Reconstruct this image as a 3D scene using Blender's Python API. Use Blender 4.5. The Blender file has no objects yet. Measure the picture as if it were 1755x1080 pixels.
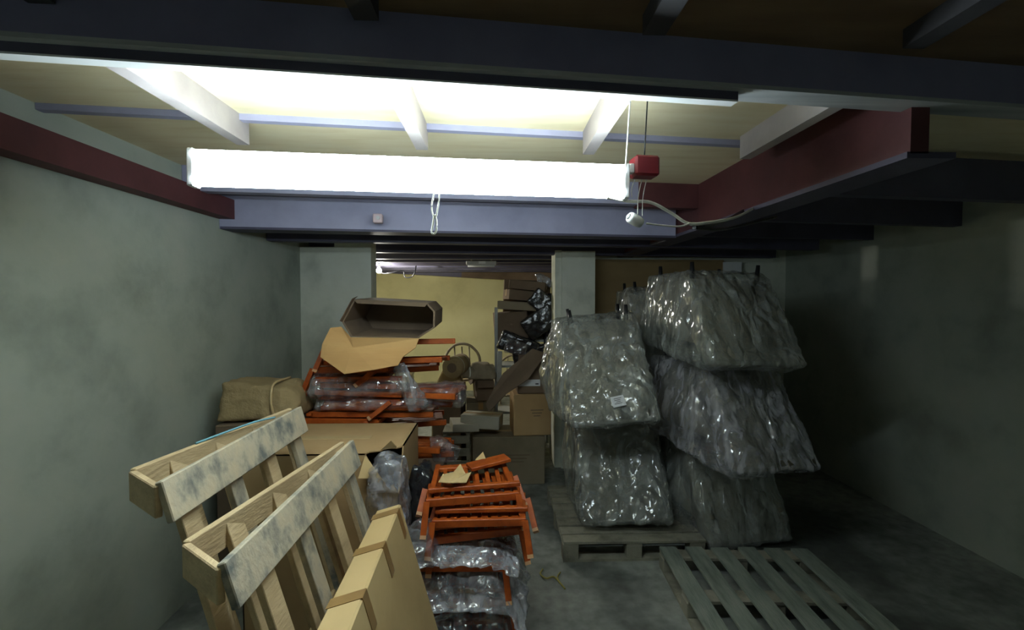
import bpy, bmesh, math, random
from mathutils import Vector, Matrix, Euler, noise
R = math.radians
rnd = random.Random(7)
SC = bpy.context.scene
C = SC.collection

# ---------------------------------------------------------------- camera
FPX = 800.0
CAMZ = 1.7
cd = bpy.data.cameras.new('camera')
cam = bpy.data.objects.new('camera', cd)
C.objects.link(cam)
cam.location = (0, 0, CAMZ)
cam.rotation_euler = (R(88.0), 0, R(-1.95))
cd.sensor_width = 36.0
cd.lens = FPX / 1755.0 * 36.0
cd.clip_start = 0.02
SC.camera = cam
CM = Euler((R(88.0), 0, R(-1.95))).to_matrix()

def at(px, py, Y):
    """world point on the plane y = Y seen at a photo position"""
    d = CM @ Vector(((px - 877.5) / FPX, -(py - 540.0) / FPX, -1.0))
    t = Y / d.y
    return Vector((0, 0, CAMZ)) + d * t

# ---------------------------------------------------------------- world, exposure
w = bpy.data.worlds.new('world'); SC.world = w; w.use_nodes = True
w.node_tree.nodes['Background'].inputs[0].default_value = (0.5, 0.6, 0.7, 1)
w.node_tree.nodes['Background'].inputs[1].default_value = 0.03
SC.view_settings.view_transform = 'Standard'
SC.view_settings.look = 'None'
SC.view_settings.gamma = 1
SC.view_settings.use_curve_mapping = False
SC.view_settings.exposure = 0.22
SC.cycles.use_denoising = True
SC.cycles.max_bounces = 8
SC.cycles.transparent_max_bounces = 16
TUBE_POWER = 46.0
BULB_POWER = 1300.0
TUBE_COL = (0.80, 0.96, 1.0, 1)

# ---------------------------------------------------------------- materials
def newmat(name):
    m = bpy.data.materials.new(name); m.use_nodes = True
    nt = m.node_tree; b = nt.nodes['Principled BSDF']
    return m, nt, b

def nd(nt, t, **kw):
    n = nt.nodes.new(t)
    for k, v in kw.items(): setattr(n, k, v)
    return n

def ramp(nt, fac, cols, pos=None):
    r = nd(nt, 'ShaderNodeValToRGB')
    e = r.color_ramp.elements
    n = len(cols)
    while len(e) < n: e.new(0.5)
    for i, c in enumerate(cols):
        e[i].position = pos[i] if pos else i / (n - 1)
        e[i].color = (*c, 1)
    nt.links.new(fac, r.inputs[0])
    return r.outputs[0]

def coords(nt, scale=(1, 1, 1), kind='Object', rot=(0, 0, 0)):
    tc = nd(nt, 'ShaderNodeTexCoord'); mp = nd(nt, 'ShaderNodeMapping')
    mp.inputs['Scale'].default_value = scale
    mp.inputs['Rotation'].default_value = rot
    nt.links.new(tc.outputs[kind], mp.inputs[0])
    return mp.outputs[0]

def mat(name, c1, c2=None, scale=4.0, stretch=(1, 1, 1), rough=0.7, bump=0.2, bscale=None, detail=6, metal=0.0, pos=None, c3=None, spec=0.4):
    m, nt, b = newmat(name)
    c2 = c2 or tuple(x * 0.75 for x in c1)
    v = coords(nt, stretch)
    n = nd(nt, 'ShaderNodeTexNoise'); n.inputs['Scale'].default_value = scale; n.inputs['Detail'].default_value = detail
    n.inputs['Roughness'].default_value = 0.6
    nt.links.new(v, n.inputs['Vector'])
    cols = [c2, c1] if c3 is None else [c2, c1, c3]
    p = pos or ([0.3, 0.7] if c3 is None else [0.28, 0.5, 0.75])
    nt.links.new(ramp(nt, n.outputs['Fac'], cols, p), b.inputs['Base Color'])
    b.inputs['Roughness'].default_value = rough
    b.inputs['Metallic'].default_value = metal
    b.inputs['Specular IOR Level'].default_value = spec
    if bump:
        n2 = nd(nt, 'ShaderNodeTexNoise'); n2.inputs['Scale'].default_value = bscale or scale * 6; n2.inputs['Detail'].default_value = 4
        nt.links.new(v, n2.inputs['Vector'])
        bp = nd(nt, 'ShaderNodeBump'); bp.inputs['Strength'].default_value = bump; bp.inputs['Distance'].default_value = 0.01
        nt.links.new(n2.outputs['Fac'], bp.inputs['Height']); nt.links.new(bp.outputs[0], b.inputs['Normal'])
    return m

def emis(name, col, s):
    m, nt, b = newmat(name)
    b.inputs['Base Color'].default_value = (0.9, 0.9, 0.9, 1)
    b.inputs['Emission Color'].default_value = col
    b.inputs['Emission Strength'].default_value = s
    return m

def filmmat(name, tint, alpha, rough=0.16, hi=None):
    """thin wrinkled polythene: mostly clear, dusty where it bunches, with a sharp sheen"""
    m = bpy.data.materials.new(name); m.use_nodes = True
    nt = m.node_tree; nt.nodes.clear()
    out = nd(nt, 'ShaderNodeOutputMaterial')
    v = coords(nt, (1, 1, 0.38), rot=(0, R(14), 0))
    n = nd(nt, 'ShaderNodeTexNoise'); n.inputs['Scale'].default_value = 7; n.inputs['Detail'].default_value = 6
    n.inputs['Distortion'].default_value = 1.4
    nt.links.new(v, n.inputs['Vector'])
    mr = nd(nt, 'ShaderNodeMapRange')
    mr.inputs['From Min'].default_value = 0.40; mr.inputs['From Max'].default_value = 0.72
    mr.inputs['To Min'].default_value = alpha * 0.5; mr.inputs['To Max'].default_value = hi or min(1, alpha * 2)
    nt.links.new(n.outputs['Fac'], mr.inputs[0])
    nw = nd(nt, 'ShaderNodeTexNoise'); nw.inputs['Scale'].default_value = 4; nw.inputs['Detail'].default_value = 3
    nt.links.new(v, nw.inputs['Vector'])
    mxv = nd(nt, 'ShaderNodeMixRGB'); mxv.inputs[0].default_value = 0.22
    nt.links.new(v, mxv.inputs[1]); nt.links.new(nw.outputs['Color'], mxv.inputs[2])
    hs = []
    for sc_ in (6, 13):
        vo = nd(nt, 'ShaderNodeTexVoronoi'); vo.feature = 'DISTANCE_TO_EDGE'; vo.inputs['Scale'].default_value = sc_
        nt.links.new(mxv.outputs[0], vo.inputs['Vector']); hs.append(vo.outputs['Distance'])
    ad = nd(nt, 'ShaderNodeMath', operation='MULTIPLY_ADD'); ad.inputs[1].default_value = 0.5
    nt.links.new(hs[1], ad.inputs[0]); nt.links.new(hs[0], ad.inputs[2])
    bp = nd(nt, 'ShaderNodeBump'); bp.inputs['Strength'].default_value = 1.0; bp.inputs['Distance'].default_value = 0.06
    nt.links.new(ad.outputs[0], bp.inputs['Height'])
    tr = nd(nt, 'ShaderNodeBsdfTransparent'); tr.inputs[0].default_value = (0.93, 0.94, 0.93, 1)
    df = nd(nt, 'ShaderNodeBsdfDiffuse'); df.inputs[0].default_value = (*tint, 1)
    gl = nd(nt, 'ShaderNodeBsdfGlossy'); gl.inputs[0].default_value = (0.95, 0.97, 1, 1); gl.inputs['Roughness'].default_value = rough
    nt.links.new(bp.outputs[0], df.inputs['Normal']); nt.links.new(bp.outputs[0], gl.inputs['Normal'])
    m1 = nd(nt, 'ShaderNodeMixShader'); nt.links.new(mr.outputs[0], m1.inputs[0]); nt.links.new(tr.outputs[0], m1.inputs[1]); nt.links.new(df.outputs[0], m1.inputs[2])
    fr = nd(nt, 'ShaderNodeFresnel'); fr.inputs['IOR'].default_value = 1.6; nt.links.new(bp.outputs[0], fr.inputs['Normal'])
    mu = nd(nt, 'ShaderNodeMath', operation='MULTIPLY'); mu.inputs[1].default_value = 1.8; mu.use_clamp = True; nt.links.new(fr.outputs[0], mu.inputs[0])
    mn = nd(nt, 'ShaderNodeMath', operation='MINIMUM'); mn.inputs[1].default_value = 0.30; nt.links.new(mu.outputs[0], mn.inputs[0])
    m2 = nd(nt, 'ShaderNodeMixShader'); nt.links.new(mn.outputs[0], m2.inputs[0]); nt.links.new(m1.outputs[0], m2.inputs[1]); nt.links.new(gl.outputs[0], m2.inputs[2])
    nt.links.new(m2.outputs[0], out.inputs[0])
    return m

def floormat():
    m, nt, b = newmat('stained_concrete')
    v = coords(nt)
    n = nd(nt, 'ShaderNodeTexNoise'); n.inputs['Scale'].default_value = 1.1; n.inputs['Detail'].default_value = 5
    n3 = nd(nt, 'ShaderNodeTexNoise'); n3.inputs['Scale'].default_value = 14; n3.inputs['Detail'].default_value = 8
    nt.links.new(v, n.inputs['Vector']); nt.links.new(v, n3.inputs['Vector'])
    a = ramp(nt, n.outputs['Fac'], [(0.10, 0.11, 0.10), (0.27, 0.29, 0.27), (0.40, 0.42, 0.39)], [0.38, 0.50, 0.68])
    c = ramp(nt, n3.outputs['Fac'], [(0.6, 0.6, 0.6), (1, 1, 1)], [0.3, 0.65])
    mx = nd(nt, 'ShaderNodeMixRGB', blend_type='MULTIPLY'); mx.inputs[0].default_value = 1
    nt.links.new(a, mx.inputs[1]); nt.links.new(c, mx.inputs[2]); nt.links.new(mx.outputs[0], b.inputs['Base Color'])
    b.inputs['Roughness'].default_value = 0.75
    bp = nd(nt, 'ShaderNodeBump'); bp.inputs['Strength'].default_value = 0.25; bp.inputs['Distance'].default_value = 0.01
    nt.links.new(n3.outputs['Fac'], bp.inputs['Height']); nt.links.new(bp.outputs[0], b.inputs['Normal'])
    return m

M = dict(
    floor=floormat(),
    plaster=mat('grey_green_plaster', (0.40, 0.44, 0.38), (0.27, 0.30, 0.26), 2.2, rough=0.9, bump=0.3, c3=(0.46, 0.48, 0.42)),
    plaster2=mat('pale_column_plaster', (0.70, 0.72, 0.62), (0.50, 0.53, 0.45), 3.0, rough=0.9, bump=0.4, c3=(0.76, 0.78, 0.69)),
    yellow=mat('cream_yellow_wall_paint', (0.74, 0.68, 0.36), (0.58, 0.53, 0.27), 1.3, rough=0.85, bump=0.1, c3=(0.80, 0.75, 0.42)),
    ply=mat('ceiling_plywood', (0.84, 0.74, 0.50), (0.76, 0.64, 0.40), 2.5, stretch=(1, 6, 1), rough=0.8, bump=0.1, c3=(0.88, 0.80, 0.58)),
    plynear=mat('dark_brown_plywood', (0.17, 0.11, 0.055), (0.12, 0.075, 0.04), 2.5, stretch=(1, 6, 1), rough=0.85, bump=0.1),  # dark brown panel of the ceiling before the first beam
    joistdark=mat('darkened_joist', (0.05, 0.045, 0.05), (0.03, 0.03, 0.035), 4, rough=0.9, bump=0.1),  # joists before the first beam, colour darkened against light from the tube
    beamblue=mat('blue_black_steel', (0.24, 0.23, 0.36), (0.18, 0.17, 0.28), 3, rough=0.8, bump=0.1),  # first beam only, lighter and bluer than the other beams
    paleboard=mat('dusty_pale_board', (0.46, 0.44, 0.36), (0.36, 0.34, 0.28), 3, rough=0.9, bump=0.1),
    plydark=mat('brown_hardboard', (0.36, 0.25, 0.12), (0.27, 0.18, 0.08), 1.8, stretch=(1, 1, 2), rough=0.85, bump=0.1),
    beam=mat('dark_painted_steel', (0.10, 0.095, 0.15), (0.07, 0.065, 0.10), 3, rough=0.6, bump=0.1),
    beamlilac=mat('grey_violet_bloom_steel', (0.40, 0.40, 0.55), (0.31, 0.31, 0.43), 3, rough=0.7, bump=0.1),  # violet tone stands for the tube's bloom over the beams
    beamred=mat('red_oxide_steel', (0.13, 0.04, 0.042), (0.085, 0.028, 0.03), 5, rough=0.65, bump=0.15),
    flange=mat('worn_grey_flange', (0.50, 0.52, 0.52), (0.30, 0.31, 0.33), 4, stretch=(0.3, 6, 6), rough=0.6, bump=0.1),
    joist=mat('lime_washed_joist', (0.46, 0.42, 0.40), (0.34, 0.30, 0.30), 4, rough=0.8, bump=0.15),
    white=mat('white_enamel', (0.85, 0.86, 0.86), (0.78, 0.79, 0.80), 4, rough=0.4, bump=0),
    dark=mat('black_plastic', (0.02, 0.02, 0.022), (0.012, 0.012, 0.014), 4, rough=0.35, bump=0.1),
    blackfilm=mat('black_stretch_film', (0.018, 0.02, 0.025), (0.01, 0.01, 0.012), 10, rough=0.18, bump=1.0, bscale=14, spec=0.9),
    card=mat('corrugated_cardboard', (0.44, 0.29, 0.14), (0.36, 0.23, 0.11), 2.0, rough=0.85, bump=0.1, c3=(0.49, 0.34, 0.18)),
    cardpale=mat('pale_cardboard', (0.56, 0.40, 0.19), (0.48, 0.33, 0.15), 2.0, rough=0.85, bump=0.1, c3=(0.60, 0.44, 0.22)),
    cardorange=mat('tan_carton_inside', (0.62, 0.37, 0.15), (0.54, 0.31, 0.12), 1.6, stretch=(0.5, 1, 6), rough=0.85, bump=0.1, c3=(0.66, 0.42, 0.18)),
    carddark=mat('old_brown_cardboard', (0.17, 0.12, 0.08), (0.12, 0.085, 0.058), 2.2, rough=0.9, bump=0.15, c3=(0.21, 0.15, 0.10)),
    cardgrey=mat('dusty_cardboard', (0.24, 0.20, 0.135), (0.17, 0.14, 0.09), 2.2, rough=0.9, bump=0.15, c3=(0.29, 0.24, 0.17)),
    tape=mat('brown_packing_tape', (0.32, 0.19, 0.07), (0.27, 0.16, 0.06), 6, rough=0.35, bump=0.05),
    cleartape=mat('glossy_clear_tape', (0.60, 0.45, 0.25), (0.52, 0.38, 0.2), 6, rough=0.2, bump=0.05),
    crate=mat('pale_sawn_timber', (0.60, 0.45, 0.26), (0.46, 0.34, 0.20), 3, stretch=(6, 1.2, 6), rough=0.8, bump=0.3, c3=(0.66, 0.52, 0.32)),
    crategrey=mat('mould_stained_timber', (0.50, 0.44, 0.33), (0.16, 0.17, 0.16), 8, stretch=(1, 1.3, 1), rough=0.85, bump=0.3, c3=(0.60, 0.50, 0.34), pos=[0.34, 0.52, 0.7]),
    chair=mat('orange_stained_hardwood', (0.38, 0.072, 0.008), (0.19, 0.030, 0.004), 5, stretch=(3, 3, 3), rough=0.48, bump=0.08, c3=(0.48, 0.11, 0.012), spec=0.35),
    chairend=mat('bare_end_grain', (0.62, 0.36, 0.20), (0.50, 0.27, 0.14), 20, rough=0.7, bump=0.1),
    fabric=mat('beige_upholstery', (0.27, 0.25, 0.19), (0.21, 0.195, 0.15), 10, rough=0.95, bump=0.3, bscale=80),
    pallet=mat('weathered_pallet_timber', (0.25, 0.24, 0.19), (0.14, 0.13, 0.10), 4, stretch=(2, 2, 2), rough=0.9, bump=0.4, c3=(0.32, 0.30, 0.24)),
    palletgreen=mat('greenish_pallet_timber', (0.20, 0.23, 0.20), (0.12, 0.14, 0.12), 4, stretch=(6, 1, 2), rough=0.9, bump=0.4, c3=(0.27, 0.29, 0.25)),
    film=filmmat('clear_dusty_polythene', (0.62, 0.65, 0.62), 0.30, 0.14, hi=0.55),
    filmpink=filmmat('clear_crinkled_polythene', (0.60, 0.56, 0.62), 0.14, 0.10, hi=0.34),
    filmlight=filmmat('pale_crinkled_polythene', (0.66, 0.66, 0.72), 0.30, 0.12, hi=0.75),
    paper=mat('white_label_paper', (0.74, 0.76, 0.80), (0.68, 0.70, 0.74), 4, rough=0.8, bump=0),
    ink=mat('black_label_print', (0.05, 0.05, 0.06), (0.04, 0.04, 0.05), 4, rough=0.8, bump=0),
    redbox=mat('red_moulded_plastic', (0.20, 0.016, 0.024), (0.16, 0.012, 0.018), 4, rough=0.4, bump=0),
    cord=mat('white_cable_sheath', (0.80, 0.80, 0.74), (0.70, 0.70, 0.64), 8, rough=0.6, bump=0),
    pinkbox=mat('pinkish_junction_plastic', (0.62, 0.48, 0.50), (0.54, 0.42, 0.44), 8, rough=0.6, bump=0),
    strap=mat('yellow_strapping', (0.42, 0.36, 0.10), (0.3, 0.26, 0.07), 8, rough=0.6, bump=0),
    bluestrap=mat('light_blue_strapping', (0.20, 0.45, 0.55), (0.16, 0.38, 0.48), 8, rough=0.5, bump=0),
    sack=mat('tan_woven_sack', (0.40, 0.30, 0.16), (0.30, 0.22, 0.11), 6, rough=0.9, bump=0.5, bscale=60),
    rust=mat('rusty_cup', (0.45, 0.16, 0.05), (0.30, 0.10, 0.03), 8, rough=0.8, bump=0.2),
    greysteel=mat('grey_shelving_steel', (0.42, 0.44, 0.42), (0.30, 0.31, 0.30), 8, rough=0.5, bump=0.1),
    rattan=mat('grey_brown_bent_cane', (0.34, 0.29, 0.21), (0.24, 0.20, 0.14), 12, rough=0.8, bump=0.3),
    tube=emis('lit_fluorescent_glass', TUBE_COL, TUBE_POWER),
    bulb=emis('lit_bulb_glass', (1.0, 0.97, 0.86, 1), BULB_POWER),
    fixture=mat('grey_unlit_batten', (0.55, 0.55, 0.55), (0.45, 0.46, 0.46), 6, rough=0.5, bump=0),
)

# ---------------------------------------------------------------- mesh helpers
def box(bm, c, s, rot=None, mi=0, bev=0.0):
    """box centred at c with size s"""
    mt = Matrix.Translation(Vector(c))
    if rot is not None: mt = mt @ (rot if isinstance(rot, Matrix) else Euler(rot).to_matrix()).to_4x4()
    mt = mt @ Matrix.Diagonal((s[0], s[1], s[2], 1))
    r = bmesh.ops.create_cube(bm, size=1.0, matrix=mt)
    fs = set()
    for v in r['verts']:
        for f in v.link_faces: fs.add(f)
    for f in fs: f.material_index = mi
    if bev:
        es = {e for f in fs for e in f.edges}
        g = bmesh.ops.bevel(bm, geom=list(es), offset=bev, segments=1, affect='EDGES')
        for f in g['faces']: f.material_index = mi
    return fs

def bar(bm, a, b, wd, ht, up=(0, 0, 1), mi=0, bev=0.0, endmi=None):
    """rectangular bar from a to b"""
    a = Vector(a); b = Vector(b); d = b - a; L = d.length; y = d.normalized()
    u = Vector(up); x = y.cross(u)
    if x.length < 1e-4: x = y.cross(Vector((1, 0, 0)))
    x.normalize(); z = x.cross(y)
    rot = Matrix((x, y, z)).transposed()
    fs = box(bm, (a + b) / 2, (wd, L, ht), rot, mi, 0)
    if endmi is not None:
        for f in fs:
            if abs(f.normal.dot(y)) > 0.9 or True:
                c = f.calc_center_median()
                if (c - b).length < 1e-3: f.material_index = endmi
    if bev:
        es = {e for f in fs for e in f.edges}
        bmesh.ops.bevel(bm, geom=list(es), offset=bev, segments=1, affect='EDGES')
    return fs

def tube(bm, pts, r, n=8, mi=0, cap=True):
    pts = [Vector(p) for p in pts]
    rings = []
    up = Vector((0, 0, 1))
    for i, p in enumerate(pts):
        t = (pts[min(i + 1, len(pts) - 1)] - pts[max(i - 1, 0)]).normalized()
        x = t.cross(up)
        if x.length < 1e-3: x = t.cross(Vector((1, 0, 0)))
        x.normalize(); y = x.cross(t)
        rr = r[i] if isinstance(r, (list, tuple)) else r
        rings.append([bm.verts.new(p + (x * math.cos(a) + y * math.sin(a)) * rr) for a in [2 * math.pi * k / n for k in range(n)]])
    for i in range(len(rings) - 1):
        for k in range(n):
            f = bm.faces.new((rings[i][k], rings[i][(k + 1) % n], rings[i + 1][(k + 1) % n], rings[i + 1][k])); f.material_index = mi; f.smooth = True
    if cap:
        for rg in (rings[0][::-1], rings[-1]):
            f = bm.faces.new(rg); f.material_index = mi

def smooth_path(pts, n=6):
    pts = [Vector(p) for p in pts]; out = []
    for i in range(len(pts) - 1):
        p0 = pts[max(i - 1, 0)]; p1 = pts[i]; p2 = pts[i + 1]; p3 = pts[min(i + 2, len(pts) - 1)]
        for k in range(n):
            t = k / n
            out.append(0.5 * ((2 * p1) + (-p0 + p2) * t + (2 * p0 - 5 * p1 + 4 * p2 - p3) * t * t + (-p0 + 3 * p1 - 3 * p2 + p3) * t ** 3))
    out.append(pts[-1]); return out

def poly_prism(bm, pts, ext, mi=0):
    """closed polygon (3D pts) extruded by vector ext"""
    a = [bm.verts.new(Vector(p)) for p in pts]; b = [bm.verts.new(Vector(p) + Vector(ext)) for p in pts]
    n = len(pts)
    fs = [bm.faces.new(a[::-1]), bm.faces.new(b)]
    for i in range(n): fs.append(bm.faces.new((a[i], a[(i + 1) % n], b[(i + 1) % n], b[i])))
    for f in fs: f.material_index = mi
    return fs

def build(name, bm, mats, parent=None, origin=None, smooth=False, local=False):
    """link bm as one mesh object; world coordinates unless local"""
    if isinstance(mats, str): mats = [mats]
    bmesh.ops.recalc_face_normals(bm, faces=bm.faces[:])
    if parent is not None:
        org = Vector((0, 0, 0)) if local else Vector(parent['_o'])
    elif origin is not None: org = Vector(origin)
    elif local: org = Vector((0, 0, 0))
    else:
        xs = [v.co for v in bm.verts]
        org = Vector(((min(v.x for v in xs) + max(v.x for v in xs)) / 2, (min(v.y for v in xs) + max(v.y for v in xs)) / 2, min(v.z for v in xs)))
    if parent is not None and not local:
        bmesh.ops.translate(bm, verts=bm.verts[:], vec=-org)
    elif parent is None:
        bmesh.ops.translate(bm, verts=bm.verts[:], vec=-org)
    me = bpy.data.meshes.new(name); bm.to_mesh(me); bm.free()
    for m in mats: me.materials.append(M[m])
    if smooth:
        for p in me.polygons: p.use_smooth = True
    o = bpy.data.objects.new(name, me); C.objects.link(o)
    if parent is not None:
        o.parent = parent; o['_o'] = [0, 0, 0] if local else list(org)
    else:
        o.location = org; o['_o'] = list(org)
    return o

def thing(name, label, cat, loc, group=None, rot=(0, 0, 0)):
    o = bpy.data.objects.new(name, None); C.objects.link(o)
    o.empty_display_size = 0.1
    o.location = loc; o.rotation_euler = rot; o['_o'] = list(loc)
    o['label'] = label; o['category'] = cat
    if group: o['group'] = group
    return o

def tag(o, label, cat, group=None, kind=None):
    o['label'] = label; o['category'] = cat
    if group: o['group'] = group
    if kind: o['kind'] = kind
    return o

def struct(name, bm, mats):
    o = build(name, bm, mats, origin=(0, 0, 0)); o['kind'] = 'structure'; return o

def dup(root, loc, rot, label=None, group=None, skip=()):
    r = root.copy(); C.objects.link(r); r.location = loc; r.rotation_euler = rot
    if label: r['label'] = label
    if group: r['group'] = group
    for ch in list(root.children):
        if ch.name.split('.')[0] in skip: continue
        c = ch.copy(); C.objects.link(c); c.parent = r
        for g in list(ch.children):
            d = g.copy(); C.objects.link(d); d.parent = c
    return r

def remeshed(bm, voxel, smooth_iter=2):
    """voxel-remesh a closed bmesh, returns a new bmesh"""
    me = bpy.data.meshes.new('tmp'); bm.to_mesh(me); bm.free()
    o = bpy.data.objects.new('tmp', me); C.objects.link(o)
    md = o.modifiers.new('r', 'REMESH'); md.mode = 'VOXEL'; md.voxel_size = voxel
    sm = o.modifiers.new('s', 'SMOOTH'); sm.iterations = smooth_iter; sm.factor = 0.5
    dg = bpy.context.evaluated_depsgraph_get()
    ev = o.evaluated_get(dg)
    out = bmesh.new(); out.from_mesh(ev.to_mesh()); ev.to_mesh_clear()
    bpy.data.objects.remove(o); bpy.data.meshes.remove(me)
    return out

def crinkle(bm, amp, freq, seed=0, stretch=(1, 1, 1), warp=0.25, inward=0.0):
    bm.normal_update()
    s = Vector((seed * 7.3, seed * 3.1, seed * 5.7))
    for v in bm.verts:
        p = Vector((v.co.x * stretch[0], v.co.y * stretch[1], v.co.z * stretch[2])) + s
        q = p * freq + noise.noise_vector(p * freq * 0.6) * warp * 3
        a = 1 - abs(noise.noise(q)) * 2.2
        b = 1 - abs(noise.noise(q * 2.3 + Vector((9, 2, 4)))) * 2.2
        c = noise.noise(p * freq * 0.35)
        v['d'] = 0 if False else 0
        v.co += v.normal * (amp * (0.65 * a * abs(a) + 0.35 * b + 0.9 * c - inward))

def crinkle_safe(bm, amp, freq, seed=0, stretch=(1, 1, 1), warp=0.25):
    bm.normal_update()
    s = Vector((seed * 7.3, seed * 3.1, seed * 5.7))
    mv = []
    for v in bm.verts:
        p = Vector((v.co.x * stretch[0], v.co.y * stretch[1], v.co.z * stretch[2])) + s
        q = p * freq + noise.noise_vector(p * freq * 0.6) * warp * 3
        a = 1 - abs(noise.noise(q)) * 2.2
        b = 1 - abs(noise.noise(q * 2.3 + Vector((9, 2, 4)))) * 2.2
        c = noise.noise(p * freq * 0.35)
        mv.append(v.normal * (amp * (0.65 * a * abs(a) + 0.35 * b + 0.9 * c)))
    for v, d in zip(bm.verts, mv): v.co += d

def hull_film(pts, voxel=0.02, amp=0.012, freq=7, seed=0, stretch=(1, 1, 1), smooth_iter=3):
    bm = bmesh.new()
    for p in pts: bm.verts.new(Vector(p))
    bmesh.ops.convex_hull(bm, input=bm.verts[:])
    bmesh.ops.delete(bm, geom=[v for v in bm.verts if not v.link_faces], context='VERTS')
    out = remeshed(bm, voxel, smooth_iter)
    crinkle_safe(out, amp, freq, seed, stretch)
    return out

# ---------------------------------------------------------------- setting
XL, XR, YB = -1.74, 3.2, -1.6         # side walls, wall behind the camera
ZC = CAMZ + 0.74
YP = 4.2                              # left pillar front
YF = 8.6                              # far wall
bm = bmesh.new(); box(bm, (0.7, 3.6, -0.05), (6.2, 11.2, 0.1)); struct('floor', bm, 'floor')
bm = bmesh.new(); box(bm, (0.7, 3.6, ZC + 0.05), (6.2, 11.2, 0.1)); struct('ceiling', bm, 'ply')
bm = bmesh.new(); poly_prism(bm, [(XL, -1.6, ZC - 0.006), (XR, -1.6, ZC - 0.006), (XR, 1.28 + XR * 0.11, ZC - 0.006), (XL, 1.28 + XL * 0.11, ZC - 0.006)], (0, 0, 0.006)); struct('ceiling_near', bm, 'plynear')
bm = bmesh.new(); box(bm, (XL - 0.1, 1.5, 1.25), (0.2, 6.2, 2.5)); struct('wall_left', bm, 'plaster')
bm = bmesh.new(); box(bm, (XR + 0.1, 3.5, 1.25), (0.2, 10.4, 2.5)); struct('wall_right', bm, 'plaster')
bm = bmesh.new(); box(bm, (0.7, YB - 0.1, 1.25), (5.4, 0.2, 2.5)); struct('wall_behind', bm, 'plaster')
bm = bmesh.new(); box(bm, (0.6, YF + 0.1, 1.25), (6.0, 0.2, 2.5)); struct('wall_back', bm, 'yellow')
bm = bmesh.new(); box(bm, (-2.6, 6.6, 1.25), (0.2, 4.4, 2.5)); struct('wall_store_left', bm, 'yellow')
# left pillar with its short stepped return
bm = bmesh.new()
box(bm, (-1.58, YP + 0.12, 1.08), (0.56, 0.2, 2.16)); box(bm, (-1.27, YP + 0.09, 1.11), (0.32, 0.18, 2.22))
box(bm, (-2.2, YP + 0.2, 1.1), (0.9, 0.2, 2.2))
struct('wall_pillar_left', bm, 'plaster2')
# right pillar
bm = bmesh.new(); box(bm, (0.815, 4.75, 1.085), (0.33, 0.3, 2.17)); box(bm, (0.618, 4.78, 1.09), (0.064, 0.3, 2.18))
struct('wall_pillar_right', bm, 'plaster2')
# hardboard partition at the right, cream wall piece behind its end
bm = bmesh.new(); box(bm, (1.72, 5.0, 1.06), (1.48, 0.03, 2.12)); struct('wall_partition', bm, 'plydark')
bm = bmesh.new(); box(bm, (2.1, 5.12, 1.22), (2.3, 0.1, 2.44)); struct('wall_partition_back', bm, 'plaster2')

DX, DY = math.cos(R(6.3)), math.sin(R(6.3))
def cross_beam(name, x0, x1, y0, zb, zt, th, mats, fl=0.0, flz=0.02, flm=1):
    """beam across the room; y0 is its near face at x=0"""
    bm = bmesh.new()
    a = Vector((x0, y0 + x0 * DY / DX + th / 2, (zb + zt) / 2)); b = Vector((x1, y0 + x1 * DY / DX + th / 2, (zb + zt) / 2))
    bar(bm, a, b, th, zt - zb)
    if fl:
        o = Vector((0, fl / 2 - th / 2, 0))
        a2 = a + o; b2 = b + o; a2.z = b2.z = zb + flz / 2 - 0.001
        bar(bm, a2, b2, fl, flz, mi=flm)
    return struct(name, bm, mats)

C0 = CAMZ
cross_beam('trim_1', XL, 2.6, 1.26, C0 + 0.605, ZC + 0.001, 0.05, ['beamblue', 'flange'], 0.085, 0.012)
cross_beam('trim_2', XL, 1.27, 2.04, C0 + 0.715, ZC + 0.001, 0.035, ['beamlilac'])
cross_beam('trim_3', XL, 0.90, 2.86, C0 + 0.60, ZC + 0.001, 0.07, ['beamlilac'])  # left stretch of the red beam, tube bloom put into its colour
cross_beam('trim_40', 0.90, 1.31, 2.86, C0 + 0.585, ZC + 0.001, 0.07, ['beamred'])
cross_beam('trim_4', XL, 1.29, 3.20, C0 + 0.44, ZC + 0.001, 0.08, ['beamlilac', 'beam'], 0.16, 0.015)  # web colour carries the bloom of the tube
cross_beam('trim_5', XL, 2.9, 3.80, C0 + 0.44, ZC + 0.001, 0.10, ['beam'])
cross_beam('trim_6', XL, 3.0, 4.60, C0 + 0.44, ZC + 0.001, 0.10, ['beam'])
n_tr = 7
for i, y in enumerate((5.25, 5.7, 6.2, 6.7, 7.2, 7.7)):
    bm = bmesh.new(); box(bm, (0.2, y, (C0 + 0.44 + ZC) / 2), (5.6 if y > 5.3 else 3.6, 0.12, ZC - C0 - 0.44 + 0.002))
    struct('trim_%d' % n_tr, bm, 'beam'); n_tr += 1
# sloping soffit board before the far wall
bm = bmesh.new()
bar(bm, (-2.5, 8.25, C0 + 0.60), (1.9, 8.25, C0 + 0.36), 0.06, 0.24); struct('trim_%d' % n_tr, bm, 'beam'); n_tr += 1
bm = bmesh.new()
bar(bm, (-0.6, 8.2, C0 + 0.45), (1.2, 8.2, C0 + 0.36), 0.02, 0.16); struct('trim_%d' % n_tr, bm, 'carddark'); n_tr += 1
# long joists
for x in (-1.05, -0.317, 0.41, 1.14):
    bm = bmesh.new()
    box(bm, (x, 1.71 + x * 0.055, C0 + 0.69), (0.05, 0.70, 0.102)); struct('trim_%d' % n_tr, bm, 'joist'); n_tr += 1
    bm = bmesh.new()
    box(bm, (x, -0.15 + x * 0.055, C0 + 0.712), (0.06, 2.7, 0.058)); struct('trim_%d' % n_tr, bm, 'joistdark'); n_tr += 1
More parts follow.
